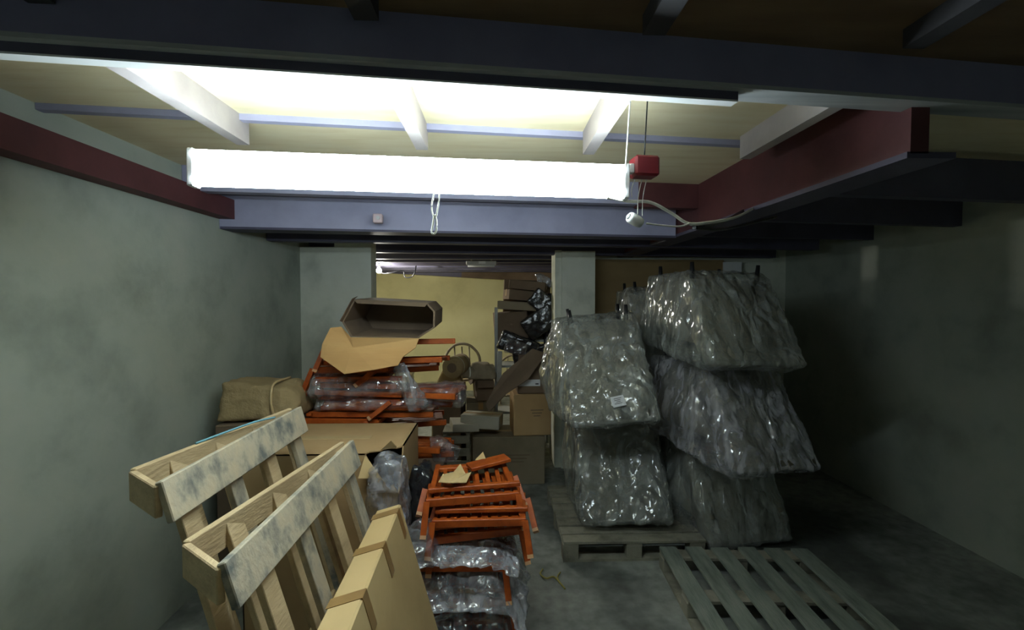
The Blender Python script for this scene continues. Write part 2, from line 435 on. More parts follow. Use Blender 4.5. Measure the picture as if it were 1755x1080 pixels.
# long red oxide beam at the right, with flange
bm = bmesh.new(); bar(bm, (1.34, 1.45, C0 + 0.60), (1.34, 5.0, C0 + 0.60), 0.06, 0.28)
bar(bm, (1.38, 1.45, C0 + 0.455), (1.38, 5.0, C0 + 0.455), 0.16, 0.02, mi=1)
struct('trim_%d' % n_tr, bm, ['beamred', 'beam']); n_tr += 1
for y in (2.2, 2.95, 3.7):
    bm = bmesh.new(); bar(bm, (1.37, y, C0 + 0.60), (XR, y + 0.2, C0 + 0.60), 0.06, 0.2); struct('trim_%d' % n_tr, bm, 'beam'); n_tr += 1
bm = bmesh.new(); box(bm, (-1.69, 2.3, C0 + 0.56), (0.09, 3.7, 0.12)); struct('trim_%d' % n_tr, bm, 'beamred'); n_tr += 1

# ---------------------------------------------------------------- lamps and what hangs from the ceiling
# dark batten with a white underside fixed under the first beam
L0 = Vector((-1.6, 1.30 - 1.6 * DY / DX, C0 + 0.592)); L1 = Vector((0.705, 1.30 + 0.705 * DY / DX, C0 + 0.592))
t = thing('batten', 'long dark batten with white underside fixed below the nearest ceiling beam', 'batten', (L0 + L1) / 2)
bm = bmesh.new(); bar(bm, L0, L1, 0.035, 0.024); build('body', bm, 'beam', t)
bm = bmesh.new(); dz = Vector((0, 0, -0.0145)); bar(bm, L0 + dz, L1 + dz, 0.035, 0.005); build('cover_strip', bm, 'white', t)['label'] = 'white underside strip'

# glowing tube fitting: second tube and white batten behind added in place of bloom
FA = Vector((-1.02, 1.61, C0 + 0.435)); FB = at(1076, 313, 1.70)
fd = (FB - FA).normalized(); fx = Vector((fd.y, -fd.x, 0)).normalized()   # toward the camera
t = thing('fluorescent_light', 'glowing white tube light, doubled to widen its glow, hung on cords under the ceiling', 'light fixture', (FA + FB) / 2)
bm = bmesh.new(); bar(bm, FA - fx * 0.02, FB - fx * 0.02, 0.025, 0.075, bev=0.004); build('housing', bm, 'white', t)
for s in (-1, 1):
    bm = bmesh.new(); off = fx * 0.008 + Vector((0, 0, 0.040 * s))
    tube(bm, [FA + off + fd * 0.02, FB + off - fd * 0.02], 0.021, 16); build('glass_tube', bm, 'tube', t)
for e, sg in ((FA, 1), (FB, -1)):
    bm = bmesh.new()
    bar(bm, e, e + fd * sg * 0.022, 0.05, 0.125, bev=0.004); build('lamp_holder', bm, 'white', t)

t0 = at(1104, 287, 1.75)
t = thing('ballast_box', 'red plastic ballast box at the right end of the glowing tubes', 'electrical box', t0 - Vector((0, 0, 0.04)))
bm = bmesh.new(); box(bm, t0, (0.095, 0.07, 0.075), (0, 0, R(6)), bev=0.008); build('casing', bm, 'redbox', t)
bm = bmesh.new(); box(bm, t0 + Vector((-0.056, -0.02, -0.012)), (0.016, 0.03, 0.034), (0, 0, R(6)), bev=0.002); build('connector', bm, 'white', t)['label'] = 'white connector'
bm = bmesh.new(); tube(bm, [t0 + Vector((0, 0, 0.036)), Vector((t0.x + 0.01, t0.y, ZC))], 0.0025, 6); build('hanging_wire', bm, 'dark', t)

bm = bmesh.new()
tube(bm, smooth_path([at(1080, 174, 1.40), at(1078, 200, 1.47), at(1074, 260, 1.62), at(1072, 292, 1.66)]), 0.0024, 6)
for i in range(4):
    a = 2 * math.pi * i / 4
tag(build('hanging_cord', bm, 'cord'), 'thin white cord holding up the right end of the glowing tubes', 'cord')
bm = bmesh.new()
tube(bm, smooth_path([at(745, 300, 1.66), at(744, 330, 1.60), at(740, 352, 1.60), at(742, 368, 1.60), at(747, 372, 1.60), at(751, 352, 1.60), at(753, 330, 1.60), at(752, 300, 1.66)]), 0.0028, 6)
tube(bm, smooth_path([at(744, 368, 1.60), at(742, 384, 1.60), at(740, 398, 1.60), at(744, 401, 1.60), at(748, 394, 1.60), at(748, 378, 1.60), at(745, 368, 1.60)]), 0.0035, 6)
tag(build('pull_cord', bm, 'cord'), 'knotted white cord loop dangling from the middle of the tube light', 'cord')

# lamp holder dangling on two thin wires
p = at(1088, 377, 1.72)
t = thing('socket', 'small round white lamp socket dangling on thin wires below the red box', 'socket', p - Vector((0, 0, 0.02)))
bm = bmesh.new(); ax = Vector((0.85, 0.3, -0.36)).normalized()
tube(bm, [p - ax * 0.028, p - ax * 0.02, p + ax * 0.012, p + ax * 0.03], [0.017, 0.021, 0.021, 0.017], 18); build('body', bm, 'white', t)
bm = bmesh.new(); tube(bm, [p - ax * 0.0285, p - ax * 0.034], [0.011, 0.009], 14); build('contact', bm, 'greysteel', t)
for (q0, q1) in (((1088, 308), (1083, 338)), ((1100, 308), (1093, 368)), ((1108, 308), (1101, 370))):
    bm = bmesh.new(); a = at(*q0, 1.735); b = at(*q1, 1.72)
    tube(bm, smooth_path([a, (a + b) / 2 + Vector((-0.006, 0, 0)), b]), 0.0016, 6); build('wire', bm, 'cord', t)
bm = bmesh.new()
tube(bm, smooth_path([at(1040, 338, 1.68), at(1078, 345, 1.72), at(1115, 347, 1.75), at(1150, 365, 1.78), at(1180, 383, 1.8), at(1216, 381, 1.85), at(1262, 372, 2.1), at(1300, 352, 2.45)]), 0.0062, 8)
tag(build('power_cable', bm, 'cord'), 'thick white cable curving from the tube light to the right beam', 'cable')
bm = bmesh.new()
tube(bm, smooth_path([at(1108, 383, 1.73), at(1140, 387, 1.76), at(1166, 388, 1.78), at(1182, 383, 1.79)]), 0.0036, 8)
tag(build('power_cable', bm, 'cord'), 'short thin white cable from the dangling socket to the thick cable', 'cable')
bm = bmesh.new()
tube(bm, smooth_path([at(1185, 384, 1.82), at(1215, 386, 1.9), at(1250, 375, 2.2), at(1282, 358, 2.5), at(1330, 345, 2.6)]), 0.009, 8)
tube(bm, smooth_path([at(1190, 390, 1.82), at(1230, 393, 2.0), at(1262, 388, 2.3), at(1330, 372, 2.6)]), 0.008, 8)
tag(build('cable_bundle', bm, 'dark'), 'black taped cable bundle running along the red beam at the right', 'cable')

p = at(648, 375, 3.0)
t = thing('junction_box', 'small pinkish junction box on the violet ceiling beam', 'electrical box', p + Vector((0, 0.02, -0.03)))
bm = bmesh.new(); box(bm, p, (0.06, 0.05, 0.058), (0, 0, R(6)), bev=0.006); build('casing', bm, 'pinkbox', t)
bm = bmesh.new(); tube(bm, [p + Vector((0.006, -0.024, 0.002)), p + Vector((0.006, -0.031, 0.002))], 0.012, 12); build('cap', bm, 'fixture', t)

p = at(825, 451, 5.6)
t = thing('strip_light', 'unlit grey strip light under dark beams of the back room', 'light fixture', p)
bm = bmesh.new(); box(bm, p, (0.36, 0.09, 0.05), bev=0.008); build('housing', bm, 'fixture', t)
bm = bmesh.new(); tube(bm, [p + Vector((-0.16, -0.03, -0.035)), p + Vector((0.16, -0.03, -0.035))], 0.014, 10); build('glass_tube', bm, 'white', t)
for s in (-1, 1):
    bm = bmesh.new(); box(bm, p + Vector((0.12 * s, 0, 0.05)), (0.02, 0.03, 0.07)); build('bracket', bm, 'fixture', t)
bm = bmesh.new(); box(bm, p + Vector((0.01, -0.048, 0.005)), (0.08, 0.006, 0.03)); build('label_plate', bm, 'white', t)['label'] = 'white plate'

p = at(649.5, 464, 6.1)
t = thing('light_bulb', 'small bright lit bulb just beyond the left pillar', 'light bulb', p)
bm = bmesh.new(); bmesh.ops.create_uvsphere(bm, u_segments=16, v_segments=10, radius=0.034, matrix=Matrix.Translation(p)); build('glass', bm, 'bulb', t, smooth=True)
bm = bmesh.new(); tube(bm, [p + Vector((0, 0, 0.03)), p + Vector((0, 0, 0.07))], 0.017, 12); build('holder', bm, 'white', t)
bm = bmesh.new(); tube(bm, [p + Vector((0, 0, 0.07)), Vector((p.x, p.y, ZC))], 0.004, 6); build('flex', bm, 'dark', t)

bm = bmesh.new()
tube(bm, smooth_path([at(650, 440, 6.2), at(652, 466, 6.3), at(668, 468, 6.3), at(690, 464, 6.4), at(694, 475, 6.4), at(706, 474, 6.4), at(712, 462, 6.4), at(714, 436, 6.6)]), 0.009, 6)
tag(build('loose_cable', bm, 'dark'), 'dark loose cable drooping under the back room beams beside the bulb', 'cable')

# ---------------------------------------------------------------- pallets
def pallet(name, label, x0, x1, y0, y1, z, along_x, nb, mats, rz=0.0, seed=1, gap=0.28, hide=()):
    rr = random.Random(seed)
    cx, cy = (x0 + x1) / 2, (y0 + y1) / 2
    W, D = x1 - x0, y1 - y0
    t = thing(name, label, 'pallet', (cx, cy, z), None, (0, 0, rz)); t['_o'] = [0, 0, 0]
    n = nb; span = D if along_x else W; L = W if along_x else D
    pitch = span / n; bw = pitch * (1 - gap) + pitch * gap / n
    for i in range(n):
        c = -span / 2 + bw / 2 + i * (span - bw) / (n - 1)
        bm = bmesh.new()
        j = rr.uniform(-.004, .004)
        if along_x: box(bm, (rr.uniform(-.006, .006), c, 0.121 + j * .3), (L, bw, 0.018), (0, 0, R(rr.uniform(-.5, .5))), bev=0.002)
        else: box(bm, (c, rr.uniform(-.006, .006), 0.121 + j * .3), (bw, L, 0.018), (0, 0, R(rr.uniform(-.5, .5))), bev=0.002)
        build('deck_board', bm, mats[0], t, local=True)
    for k in (-1, 0, 1):
        bm = bmesh.new()
        if along_x: box(bm, (k * (W / 2 - 0.05), 0, 0.1035), (0.1, D, 0.016))
        else: box(bm, (0, k * (D / 2 - 0.05), 0.1035), (W, 0.1, 0.016))
        build('cross_board', bm, mats[1], t, local=True)
        for q in (-1, 0, 1):
            bm = bmesh.new()
            c = (k * (W / 2 - 0.05), q * (D / 2 - 0.045), 0.056) if along_x else (q * (W / 2 - 0.045), k * (D / 2 - 0.05), 0.056)
            box(bm, c, (0.1, 0.09, 0.078), bev=0.003); build('block', bm, mats[1], t, local=True)
        bm = bmesh.new()
        if along_x: box(bm, (0, k * (D / 2 - 0.045), 0.0085), (W, 0.09, 0.017))
        else: box(bm, (k * (W / 2 - 0.045), 0, 0.0085), (0.09, D, 0.017))
        build('bottom_board', bm, mats[1], t, local=True)
    return t
pallet('wooden_pallet', 'grey weathered wooden pallet under the plastic wrapped armchairs by the aisle', 0.43, 1.36, 2.94, 3.86, 0, True, 8, ['pallet', 'pallet'], seed=2, gap=0.2)
pallet('wooden_pallet', 'empty greenish wooden pallet on the floor at the lower right corner', 1.01, 1.93, 1.93, 2.85, 0, False, 6, ['palletgreen', 'pallet'], R(-3), 5, gap=0.38)

bm = bmesh.new()
tube(bm, smooth_path([(0.29, 2.86, .006), (0.27, 2.80, .012), (0.30, 2.74, .02), (0.35, 2.77, .01), (0.385, 2.70, .006), (0.40, 2.66, .006), (0.37, 2.76, .006), (0.395, 2.82, .008)]), 0.005, 6)
tag(build('strapping_loop', bm, 'strap'), 'thin yellowish strapping loop lying on the concrete floor before the pallet', 'strap')

# ---------------------------------------------------------------- plastic wrapped armchairs
def armchair(label, loc, rot, W=0.52, H=0.68, F=0.52, seed=1, group='armchairs wrapped in clear plastic', bag=(0.05, 0.05), film='film', lab=False, amp=0.016):
    """upside-down armchair: legs up, outer back sloping toward -y and down; origin at base, local frame"""
    t = thing('wrapped_armchair', label, 'armchair', loc, group, rot); t['_o'] = [0, 0, 0]
    z = H
    hw = W / 2
    # backrest : sloping slab
    bm = bmesh.new()
    prof = [(-F, 0.05), (-F + 0.12, 0.0), (0.12, z - 0.22), (0.10, z - 0.02), (-0.02, z)]
    poly_prism(bm, [(-hw, y, q) for y, q in prof], (W, 0, 0))
    bmesh.ops.recalc_face_normals(bm, faces=bm.faces[:])
    bmesh.ops.bevel(bm, geom=bm.edges[:], offset=0.025, segments=3, affect='EDGES')
    build('backrest', bm, 'fabric', t, local=True, smooth=True)
    bm = bmesh.new()
    box(bm, (0, 0.27, z - 0.12), (W - 0.1, 0.5, 0.22), bev=0.03)
    build('seat', bm, 'fabric', t, local=True, smooth=True)
    for s in (-1, 1):
        bm = bmesh.new()
        prof = [(-0.26, 0.20), (0.05, z - 0.03), (0.50, z - 0.03), (0.50, 0.20), (0.46, 0.16), (-0.2, 0.14)]
        poly_prism(bm, [(s * (hw - 0.035) - 0.035, y, q) for y, q in prof], (0.07, 0, 0))
        bmesh.ops.recalc_face_normals(bm, faces=bm.faces[:])
        bmesh.ops.bevel(bm, geom=bm.edges[:], offset=0.02, segments=2, affect='EDGES')
        build('armrest', bm, 'fabric', t, local=True, smooth=True)
        for y in (0.03, 0.47):
            bm = bmesh.new()
            tube(bm, [(s * (hw - 0.06), y, z - 0.04), (s * (hw - 0.05), y, z + 0.11)], [0.02, 0.013], 10)
            build('leg', bm, 'dark', t, local=True)
    b0, b1 = bag
    pts = []
    for sx in (-1, 1):
        e = b0 if sx < 0 else b1
        pts += [(sx * (hw + 0.012), -F - 0.012, 0.04), (sx * (hw + 0.012), -F + 0.12, -0.012), (sx * (hw + 0.01), -0.03, z + 0.015),
                (sx * (hw - 0.02), 0.03, z + 0.055), (sx * (hw + e * 0.5), 0.5, z + 0.03), (sx * (hw + e), 0.52, 0.12), (sx * (hw + e), 0.0, 0.03), (sx * (hw + e * 1.3), 0.1, z * 0.5)]
    fm = hull_film(pts, 0.017, amp, 6.5, seed, stretch=(1.7, 0.8, 0.8), smooth_iter=3)
    build('plastic_wrap', fm, film, t, local=True, smooth=True)['label'] = 'wrinkled clear plastic bag'
    if lab:
        # label lies on the sloping back
        n = Vector((0, -(z - 0.05), -( -F + 0.02) * -1)).normalized()
        sl = Vector((0, -F + 0.02, -(z - 0.05))).normalized()
        nrm = Vector((1, 0, 0)).cross(sl); nrm = nrm if nrm.y < 0 else -nrm
        c = Vector((lab[0], -0.02, z)) + sl * lab[1] + nrm * 0.028
        rot_ = Matrix((Vector((1, 0, 0)), -sl, nrm)).transposed() @ Euler((0, 0, R(8))).to_matrix()
        bm = bmesh.new(); box(bm, c, (0.085, 0.075, 0.003), rot_)
        lb = build('paper_label', bm, 'paper', t, local=True); lb['label'] = 'white paper label'
        bm = bmesh.new()
        for k in range(4):
            box(bm, c + rot_ @ Vector((-0.004 * (k % 2), 0.02 - 0.012 * k, 0.002)), (0.05 - 0.01 * (k % 3), 0.003, 0.0012), rot_)
        build('print', bm, 'ink', lb, local=True)
    return t

armchair('upper plastic wrapped armchair with white paper label on the near pallet', (0.83, 3.42, 0.87), (R(0), R(-6), R(-7)), 0.52, 0.66, 0.52, 3, lab=(0.03, 0.66), bag=(0.17, 0.03), amp=0.018)
armchair('lower plastic wrapped armchair standing on the near pallet under the labelled one', (0.92, 3.50, 0.16), (0, R(-3), R(-5)), 0.56, 0.68, 0.46, 8, bag=(0.08, 0.08))
armchair('topmost plastic wrapped armchair of the right column, legs pointing up', (1.55, 3.12, 1.26), (0, R(2), R(8)), 0.60, 0.57, 0.36, 12, bag=(0.07, 0.05))
armchair('middle plastic wrapped armchair of the right column with shiny slanting edge', (1.62, 3.12, 0.62), (0, R(4), R(16)), 0.58, 0.60, 0.42, 17, bag=(0.10, 0.05), film='filmlight', amp=0.022)
armchair('bottom plastic wrapped armchair of the right column, on the floor behind empty pallet', (1.66, 3.30, 0.02), (0, 0, R(10)), 0.60, 0.60, 0.30, 23, bag=(0.1, 0.05))
armchair('upper plastic wrapped armchair in the dark gap behind both columns', (1.42, 4.05, 1.12), (0, 0, R(-4)), 0.5, 0.62, 0.3, 31)
armchair('lower plastic wrapped armchair in the dark gap behind both columns', (1.55, 4.10, 0.02), (0, 0, R(3)), 0.56, 1.0, 0.3, 37)

# ---------------------------------------------------------------- cartons
def carton(name, label, c, s, rot=(0, 0, 0), m='card', tape='tape', cat='box', group=None, flaps=False, tapes=True, mark=False):
    """closed carton; c = centre of its base"""
    t = thing(name, label, cat, c, group, rot); t['_o'] = [0, 0, 0]
    bm = bmesh.new(); box(bm, (0, 0, s[2] / 2), s, bev=min(0.006, s[2] * .05)); build('body', bm, m, t, local=True)
    if tapes:
        bm = bmesh.new()
        long_x = s[0] > s[1]
        a = (s[0], 0.05, 0.0015) if long_x else (0.05, s[1], 0.0015)
        box(bm, (0, 0, s[2] + 0.0008), a)
        if long_x:
            for k in (-1, 1): box(bm, (k * (s[0] / 2 + .0008), 0, s[2] - 0.035), (0.0015, 0.05, 0.07))
        else:
            for k in (-1, 1): box(bm, (0, k * (s[1] / 2 + .0008), s[2] - 0.035), (0.05, 0.0015, 0.07))
        build('packing_tape', bm, tape, t, local=True)
    if mark:
        bm = bmesh.new()
        for k in range(3): box(bm, (s[0] * 0.12, -s[1] / 2 - 0.0005, s[2] * (0.62 - 0.07 * k)), (s[0] * (0.34 - .08 * k), 0.001, 0.008))
        build('printed_lines', bm, 'carddark', t, local=True)
    if flaps:
        for k, (sx, sy, ang) in enumerate(flaps):
            bm = bmesh.new()
            if sx:
                rot_ = Euler((0, R(ang) * sx, 0)).to_matrix(); L = s[0] * 0.45
                box(bm, Vector((sx * s[0] / 2, 0, s[2])) + rot_ @ Vector((sx * L / 2, 0, 0)), (L, s[1] * .98, 0.004), rot_)
            else:
                rot_ = Euler((-R(ang) * sy, 0, 0)).to_matrix(); L = s[1] * 0.5
                box(bm, Vector((0, sy * s[1] / 2, s[2])) + rot_ @ Vector((0, sy * L / 2, 0)), (s[0] * .98, L, 0.004), rot_)
            build('flap', bm, m, t, local=True)
    return t

# big carton with torn corner, left of the chair stacks
bx0, bx1, by0, by1, bz = -1.22, -0.47, 2.24, 2.80, 0.955
t = thing('torn_carton', 'big brown carton with a torn front corner behind the wooden crates', 'box', ((bx0 + bx1) / 2, (by0 + by1) / 2, 0))
bm = bmesh.new()
top = [(bx0, by0, bz), (bx1 - 0.16, by0, bz), (bx1 - 0.15, by0 + 0.035, bz), (bx1 - 0.10, by0 + 0.05, bz), (bx1 - 0.08, by0 + 0.10, bz), (bx1 - 0.03, by0 + 0.09, bz), (bx1, by0 + 0.12, bz), (bx1, by1, bz), (bx0, by1, bz)]
front = [(bx0, by0, 0), (bx1, by0, 0), (bx1, by0, bz - 0.20), (bx1 - 0.03, by0, bz - 0.15), (bx1 - 0.05, by0, bz - 0.17), (bx1 - 0.09, by0, bz - 0.11), (bx1 - 0.13, by0, bz - 0.10), (bx1 - 0.14, by0, bz - 0.04), (bx1 - 0.16, by0, bz), (bx0, by0, bz)]
right = [(bx1, by0, 0), (bx1, by1, 0), (bx1, by1, bz), (bx1, by0 + 0.12, bz), (bx1, by0 + 0.10, bz - 0.06), (bx1, by0 + 0.04, bz - 0.13), (bx1, by0, bz - 0.20)]
poly_prism(bm, top, (0, 0, -0.006)); poly_prism(bm, front, (0, 0.006, 0)); poly_prism(bm, right, (-0.006, 0, 0))
poly_prism(bm, [(bx0, by0, 0), (bx0, by1, 0), (bx0, by1, bz), (bx0, by0, bz)], (0.006, 0, 0))
poly_prism(bm, [(bx0, by1, 0), (bx1, by1, 0), (bx1, by1, bz), (bx0, by1, bz)], (0, -0.006, 0))
build('body', bm, 'card', t)
bm = bmesh.new(); box(bm, ((bx0 + bx1) / 2 - 0.1, by0 + 0.27, bz + 0.001), (bx1 - bx0 - 0.2, 0.055, 0.002)); box(bm, (bx0 + 0.28, by0 - 0.001, bz - 0.12), (0.06, 0.002, 0.24))
build('packing_tape', bm, 'cleartape', t)
for (a, b_, c_, sgn) in (((bx1 - 0.16, by0 - 0.005, bz - 0.01), (bx1 - 0.08, by0 - 0.03, bz - 0.11), (bx1 - 0.18, by0 - 0.05, bz - 0.10), 1), ((bx1 - 0.10, by0 + 0.05, bz), (bx1 - 0.03, by0 + 0.09, bz), (bx1 - 0.05, by0 + 0.05, bz + 0.045), 1)):
    bm = bmesh.new(); poly_prism(bm, [a, b_, c_], (0.003, 0.003, 0.003)); build('torn_flap', bm, 'cardpale', t)
fm = hull_film([(bx1 - 0.13, by0 - 0.06, bz - 0.28), (bx1 + 0.03, by0 - 0.06, bz - 0.3), (bx1 + 0.04, by0 + 0.1, bz - 0.32), (bx1 - 0.12, by0 + 0.1, bz - 0.3), (bx1 - 0.12, by0 - 0.04, bz - 0.06), (bx1 - 0.01, by0 - 0.04, bz - 0.05), (bx1 + 0.01, by0 + 0.08, bz - 0.05), (bx1 - 0.1, by0 + 0.08, bz - 0.02), (bx1 - 0.02, by0 - 0.05, bz - 0.5), (bx1 + 0.03, by0 + 0.02, bz - 0.55)], 0.011, 0.022, 13, 4)
tag(build('plastic_film', fm, 'filmlight', smooth=True), 'crumpled clear plastic bulging out of the torn carton corner', 'plastic film')

# flat tall carton standing on its edge in the foreground
fy0, fy1 = 0.80, 1.93
TH, FH = 0.105, 0.845
lean = Vector((-0.28, 0, 1)).normalized()
nrm = Vector((1, 0, 0.28)).normalized()
base = Vector((-0.155, 0, 0.0))
t = thing('flat_carton', 'tall flat tan carton with brown tape bands leaning in the foreground', 'box', (base.x, (fy0 + fy1) / 2, 0.0))
rt = Matrix((nrm, Vector((0, 1, 0)), lean)).transposed()
skew = R(1.5)
rt = Euler((0, 0, skew)).to_matrix() @ rt
cen = Vector((base.x, (fy0 + fy1) / 2, 0)) + lean * (FH / 2) - nrm * TH / 2 + Vector((0, 0, 0.035))
bm = bmesh.new(); box(bm, cen, (TH, fy1 - fy0, FH), rt, bev=0.006); build('body', bm, 'cardpale', t)
for yy in (0.50, 0.24, -0.03, -0.3):
    bm = bmesh.new()
    c = cen + rt @ Vector((0, yy, FH / 2 + 0.001)); box(bm, c, (TH + 0.002, 0.045, 0.002), rt)
    c = cen + rt @ Vector((TH / 2 + 0.001, yy, FH / 2 - 0.055)); box(bm, c, (0.002, 0.045, 0.112), rt)
    build('packing_tape', bm, 'tape', t)['label'] = 'brown tape band folded over the top edge'

# ---------------------------------------------------------------- wooden crates (slatted frames)
def crate(label, ytop0, ytop1, X, ztop, leanx, loc_label, seed=0, sec=True, H=1.0, strap=False):
    t = thing('wooden_crate', label, 'crate', (X + 0.2, (ytop0 + ytop1) / 2, 0), 'open slatted wooden crates at the left')
    dn = Vector((leanx, 0, -1)).normalized()
    nr = Vector((1, 0, leanx)).normalized()
    a = Vector((X, ytop0, ztop)); b = Vector((X + 0.01, ytop1, ztop))
    # near top rail
    bm = bmesh.new(); bar(bm, a + dn * 0.055, b + dn * 0.055, 0.022, 0.12, up=-dn, bev=0.003)
    build('top_rail', bm, 'crategrey', t)
    # second rail splaying away from the shared far corner
    a2 = Vector((X - 0.16, ytop0 + 0.12, ztop + 0.0)); b2 = Vector((X - 0.03, ytop1 - 0.005, ztop))
    bm = bmesh.new(); bar(bm, a2 + Vector((0, 0, -0.045)), b2 + Vector((0, 0, -0.045)), 0.020, 0.09, bev=0.003)
    build('top_rail', bm, 'crate', t)
    bm = bmesh.new(); bar(bm, a + Vector((0, 0.0, -0.05)), a2 + Vector((0, 0, -0.05)), 0.02, 0.09, bev=0.003); build('end_rail', bm, 'crate', t)
    L = H / abs(dn.z)
    ys = [ytop1 - 0.05, ytop1 - 0.30, ytop1 - 0.55, ytop1 - 0.80]
    for i, y in enumerate(ys):
        if y < ytop0: break
        bm = bmesh.new(); p0 = Vector((X - 0.022, y, ztop - 0.02)); 
        bar(bm, p0, p0 + dn * (L - 0.03), 0.075, 0.022, up=nr, bev=0.002); build('upright_board', bm, 'crategrey' if i % 2 == 0 else 'crate', t)
        bm = bmesh.new(); f = (i + 0.2) / 4
        p1 = b2.lerp(a2, f) + Vector((-0.005, 0, -0.02)); d2 = Vector((leanx, 0, -1)).normalized()
        bar(bm, p1, p1 + d2 * (L - 0.05), 0.08, 0.02, up=nr, bev=0.002); build('upright_board', bm, 'crate', t)
    for zz in (0.86,):
        bm = bmesh.new(); q = Vector((X - 0.036, 0, ztop)) + dn * (zz / abs(dn.z)) - nr * 0.008
        bar(bm, Vector((q.x, ytop0, q.z)), Vector((q.x, ytop1, q.z)), 0.02, 0.09, up=-dn, bev=0.003); build('cross_board', bm, 'crate', t)
    bm = bmesh.new(); q = Vector((X, 0, ztop)) + dn * (L - 0.06)
    bar(bm, Vector((q.x, ytop0, q.z)), Vector((q.x, ytop1, q.z)), 0.022, 0.1, up=-dn, bev=0.003); build('bottom_rail', bm, 'crategrey', t)
    if strap:
        bm = bmesh.new(); tube(bm, smooth_path([a2.lerp(b2, .3) + Vector((0.0, 0, 0.004)), a2.lerp(b2, .6) + Vector((0.03, 0, 0.012)), b + Vector((-0.02, -0.2, 0.006))]), 0.004, 6); build('blue_strap', bm, 'bluestrap', t)
    return t
crate('grey stained slatted wooden crate leaning in the left foreground', 1.12, 2.10, -0.66, 1.06, 0.30, '', H=1.04)
crate('pale slatted wooden crate with blue strap behind the foreground one', 1.30, 2.20, -0.93, 1.19, 0.28, '', H=1.17, strap=True)

# ---------------------------------------------------------------- orange wooden chairs
def make_chair(label, D=0.27, BL=0.33, K=1.0, group='orange stained slatted chairs in the near stack'):
    """folded slatted chair lying flat; front at -y, width along x; base z=0 at leg tips"""
    t = thing('slatted_wooden_chair', label, 'chair', (0, 0, 0), group); t['_o'] = [0, 0, 0]
    zs = 0.115; W = 0.43; hw = W / 2
    bm = bmesh.new(); bar(bm, (-hw, 0, zs), (hw, 0, zs), 0.022, 0.036, bev=0.003); build('front_rail', bm, 'chair', t, local=True)
    bm = bmesh.new(); bar(bm, (-hw, D, zs), (hw, D, zs), 0.022, 0.03, bev=0.003); build('back_rail', bm, 'chair', t, local=True)
    for s in (-1, 1):
        bm = bmesh.new(); bar(bm, (s * (hw - .012), 0.0, zs), (s * (hw - .012), D, zs), 0.022, 0.034 * K, bev=0.003); build('side_rail', bm, 'chair', t, local=True)
    bm = bmesh.new()
    for k in range(8):
        x = -hw + 0.05 + k * (W - 0.1) / 7
        bar(bm, (x, 0.012, zs + 0.012), (x, D - 0.01, zs + 0.012), 0.030, 0.010)
    build('seat_slats', bm, 'chair', t, local=True)
    # folded backrest above the seat
    bm = bmesh.new()
    for s in (-1, 1): bar(bm, (s * (hw - .03), 0.02, zs + 0.044), (s * (hw - .045), BL, zs + 0.05), 0.026, 0.026 * K, bev=0.003)
    bar(bm, (-hw + .01, 0.03, zs + 0.046), (hw + 0.01, 0.03, zs + 0.046), 0.03, 0.020, bev=0.003)
    bar(bm, (-hw + .03, BL - 0.04, zs + 0.05), (hw - 0.03, BL - 0.04, zs + 0.05), 0.05, 0.020, bev=0.003)
    for k in range(6):
        x = -hw + 0.085 + k * (W - 0.17) / 5
        bar(bm, (x, 0.03, zs + 0.046), (x, BL - 0.04, zs + 0.05), 0.02, 0.009)
    build('backrest', bm, 'chair', t, local=True)
    for s in (-1, 1):
        for (a, b) in (((s * (hw - 0.005), -0.012, zs + 0.01), (s * (hw + 0.015), -0.062, -0.02)), ((s * (hw + 0.012), D - 0.05, zs + 0.005), (s * (hw + 0.045), D - 0.17, 0.012))):
            bm = bmesh.new(); va = Vector(a); vb = Vector(b); vt = vb + (va - vb).normalized() * 0.016; bar(bm, va, vt, 0.027, 0.027, up=(0, 1, 0)); bar(bm, vt, vb, 0.027, 0.027, up=(0, 1, 0), mi=1); build('leg', bm, ['chair', 'chairend'], t, local=True)
    return t
front_labels = [
    ('topmost slatted chair of the near stack, under torn cardboard scraps', 0.655, -0.105, 2.14, 5),
    ('second slatted chair from top in the near stack', 0.565, -0.075, 2.10, -3),
    ('third slatted chair from top, just above the crinkled plastic sheet', 0.475, -0.09, 2.16, 9),
    ('slatted chair between the two plastic sheets of the near stack', 0.345, -0.17, 2.12, -2),
    ('slatted chair just below the lower plastic sheet in the near stack', 0.17, -0.14, 2.13, 1),
    ('bottom slatted chair of the near stack, resting on the floor', 0.07, -0.17, 2.14, 3),
]
ch0 = make_chair(front_labels[0][0])
for i, (lb, z, x, y, a) in enumerate(front_labels):
    z0 = z - 0.0
    o = ch0 if i == 0 else dup(ch0, (0, 0, 0), (0, 0, 0), lb)
    o.location = (x, y, z0 - (0.065 if i == 5 else 0)); o.rotation_euler = (R(rnd.uniform(-1.5, 1.5)), R(rnd.uniform(-2, 0) if i < 3 else 0), R(a))

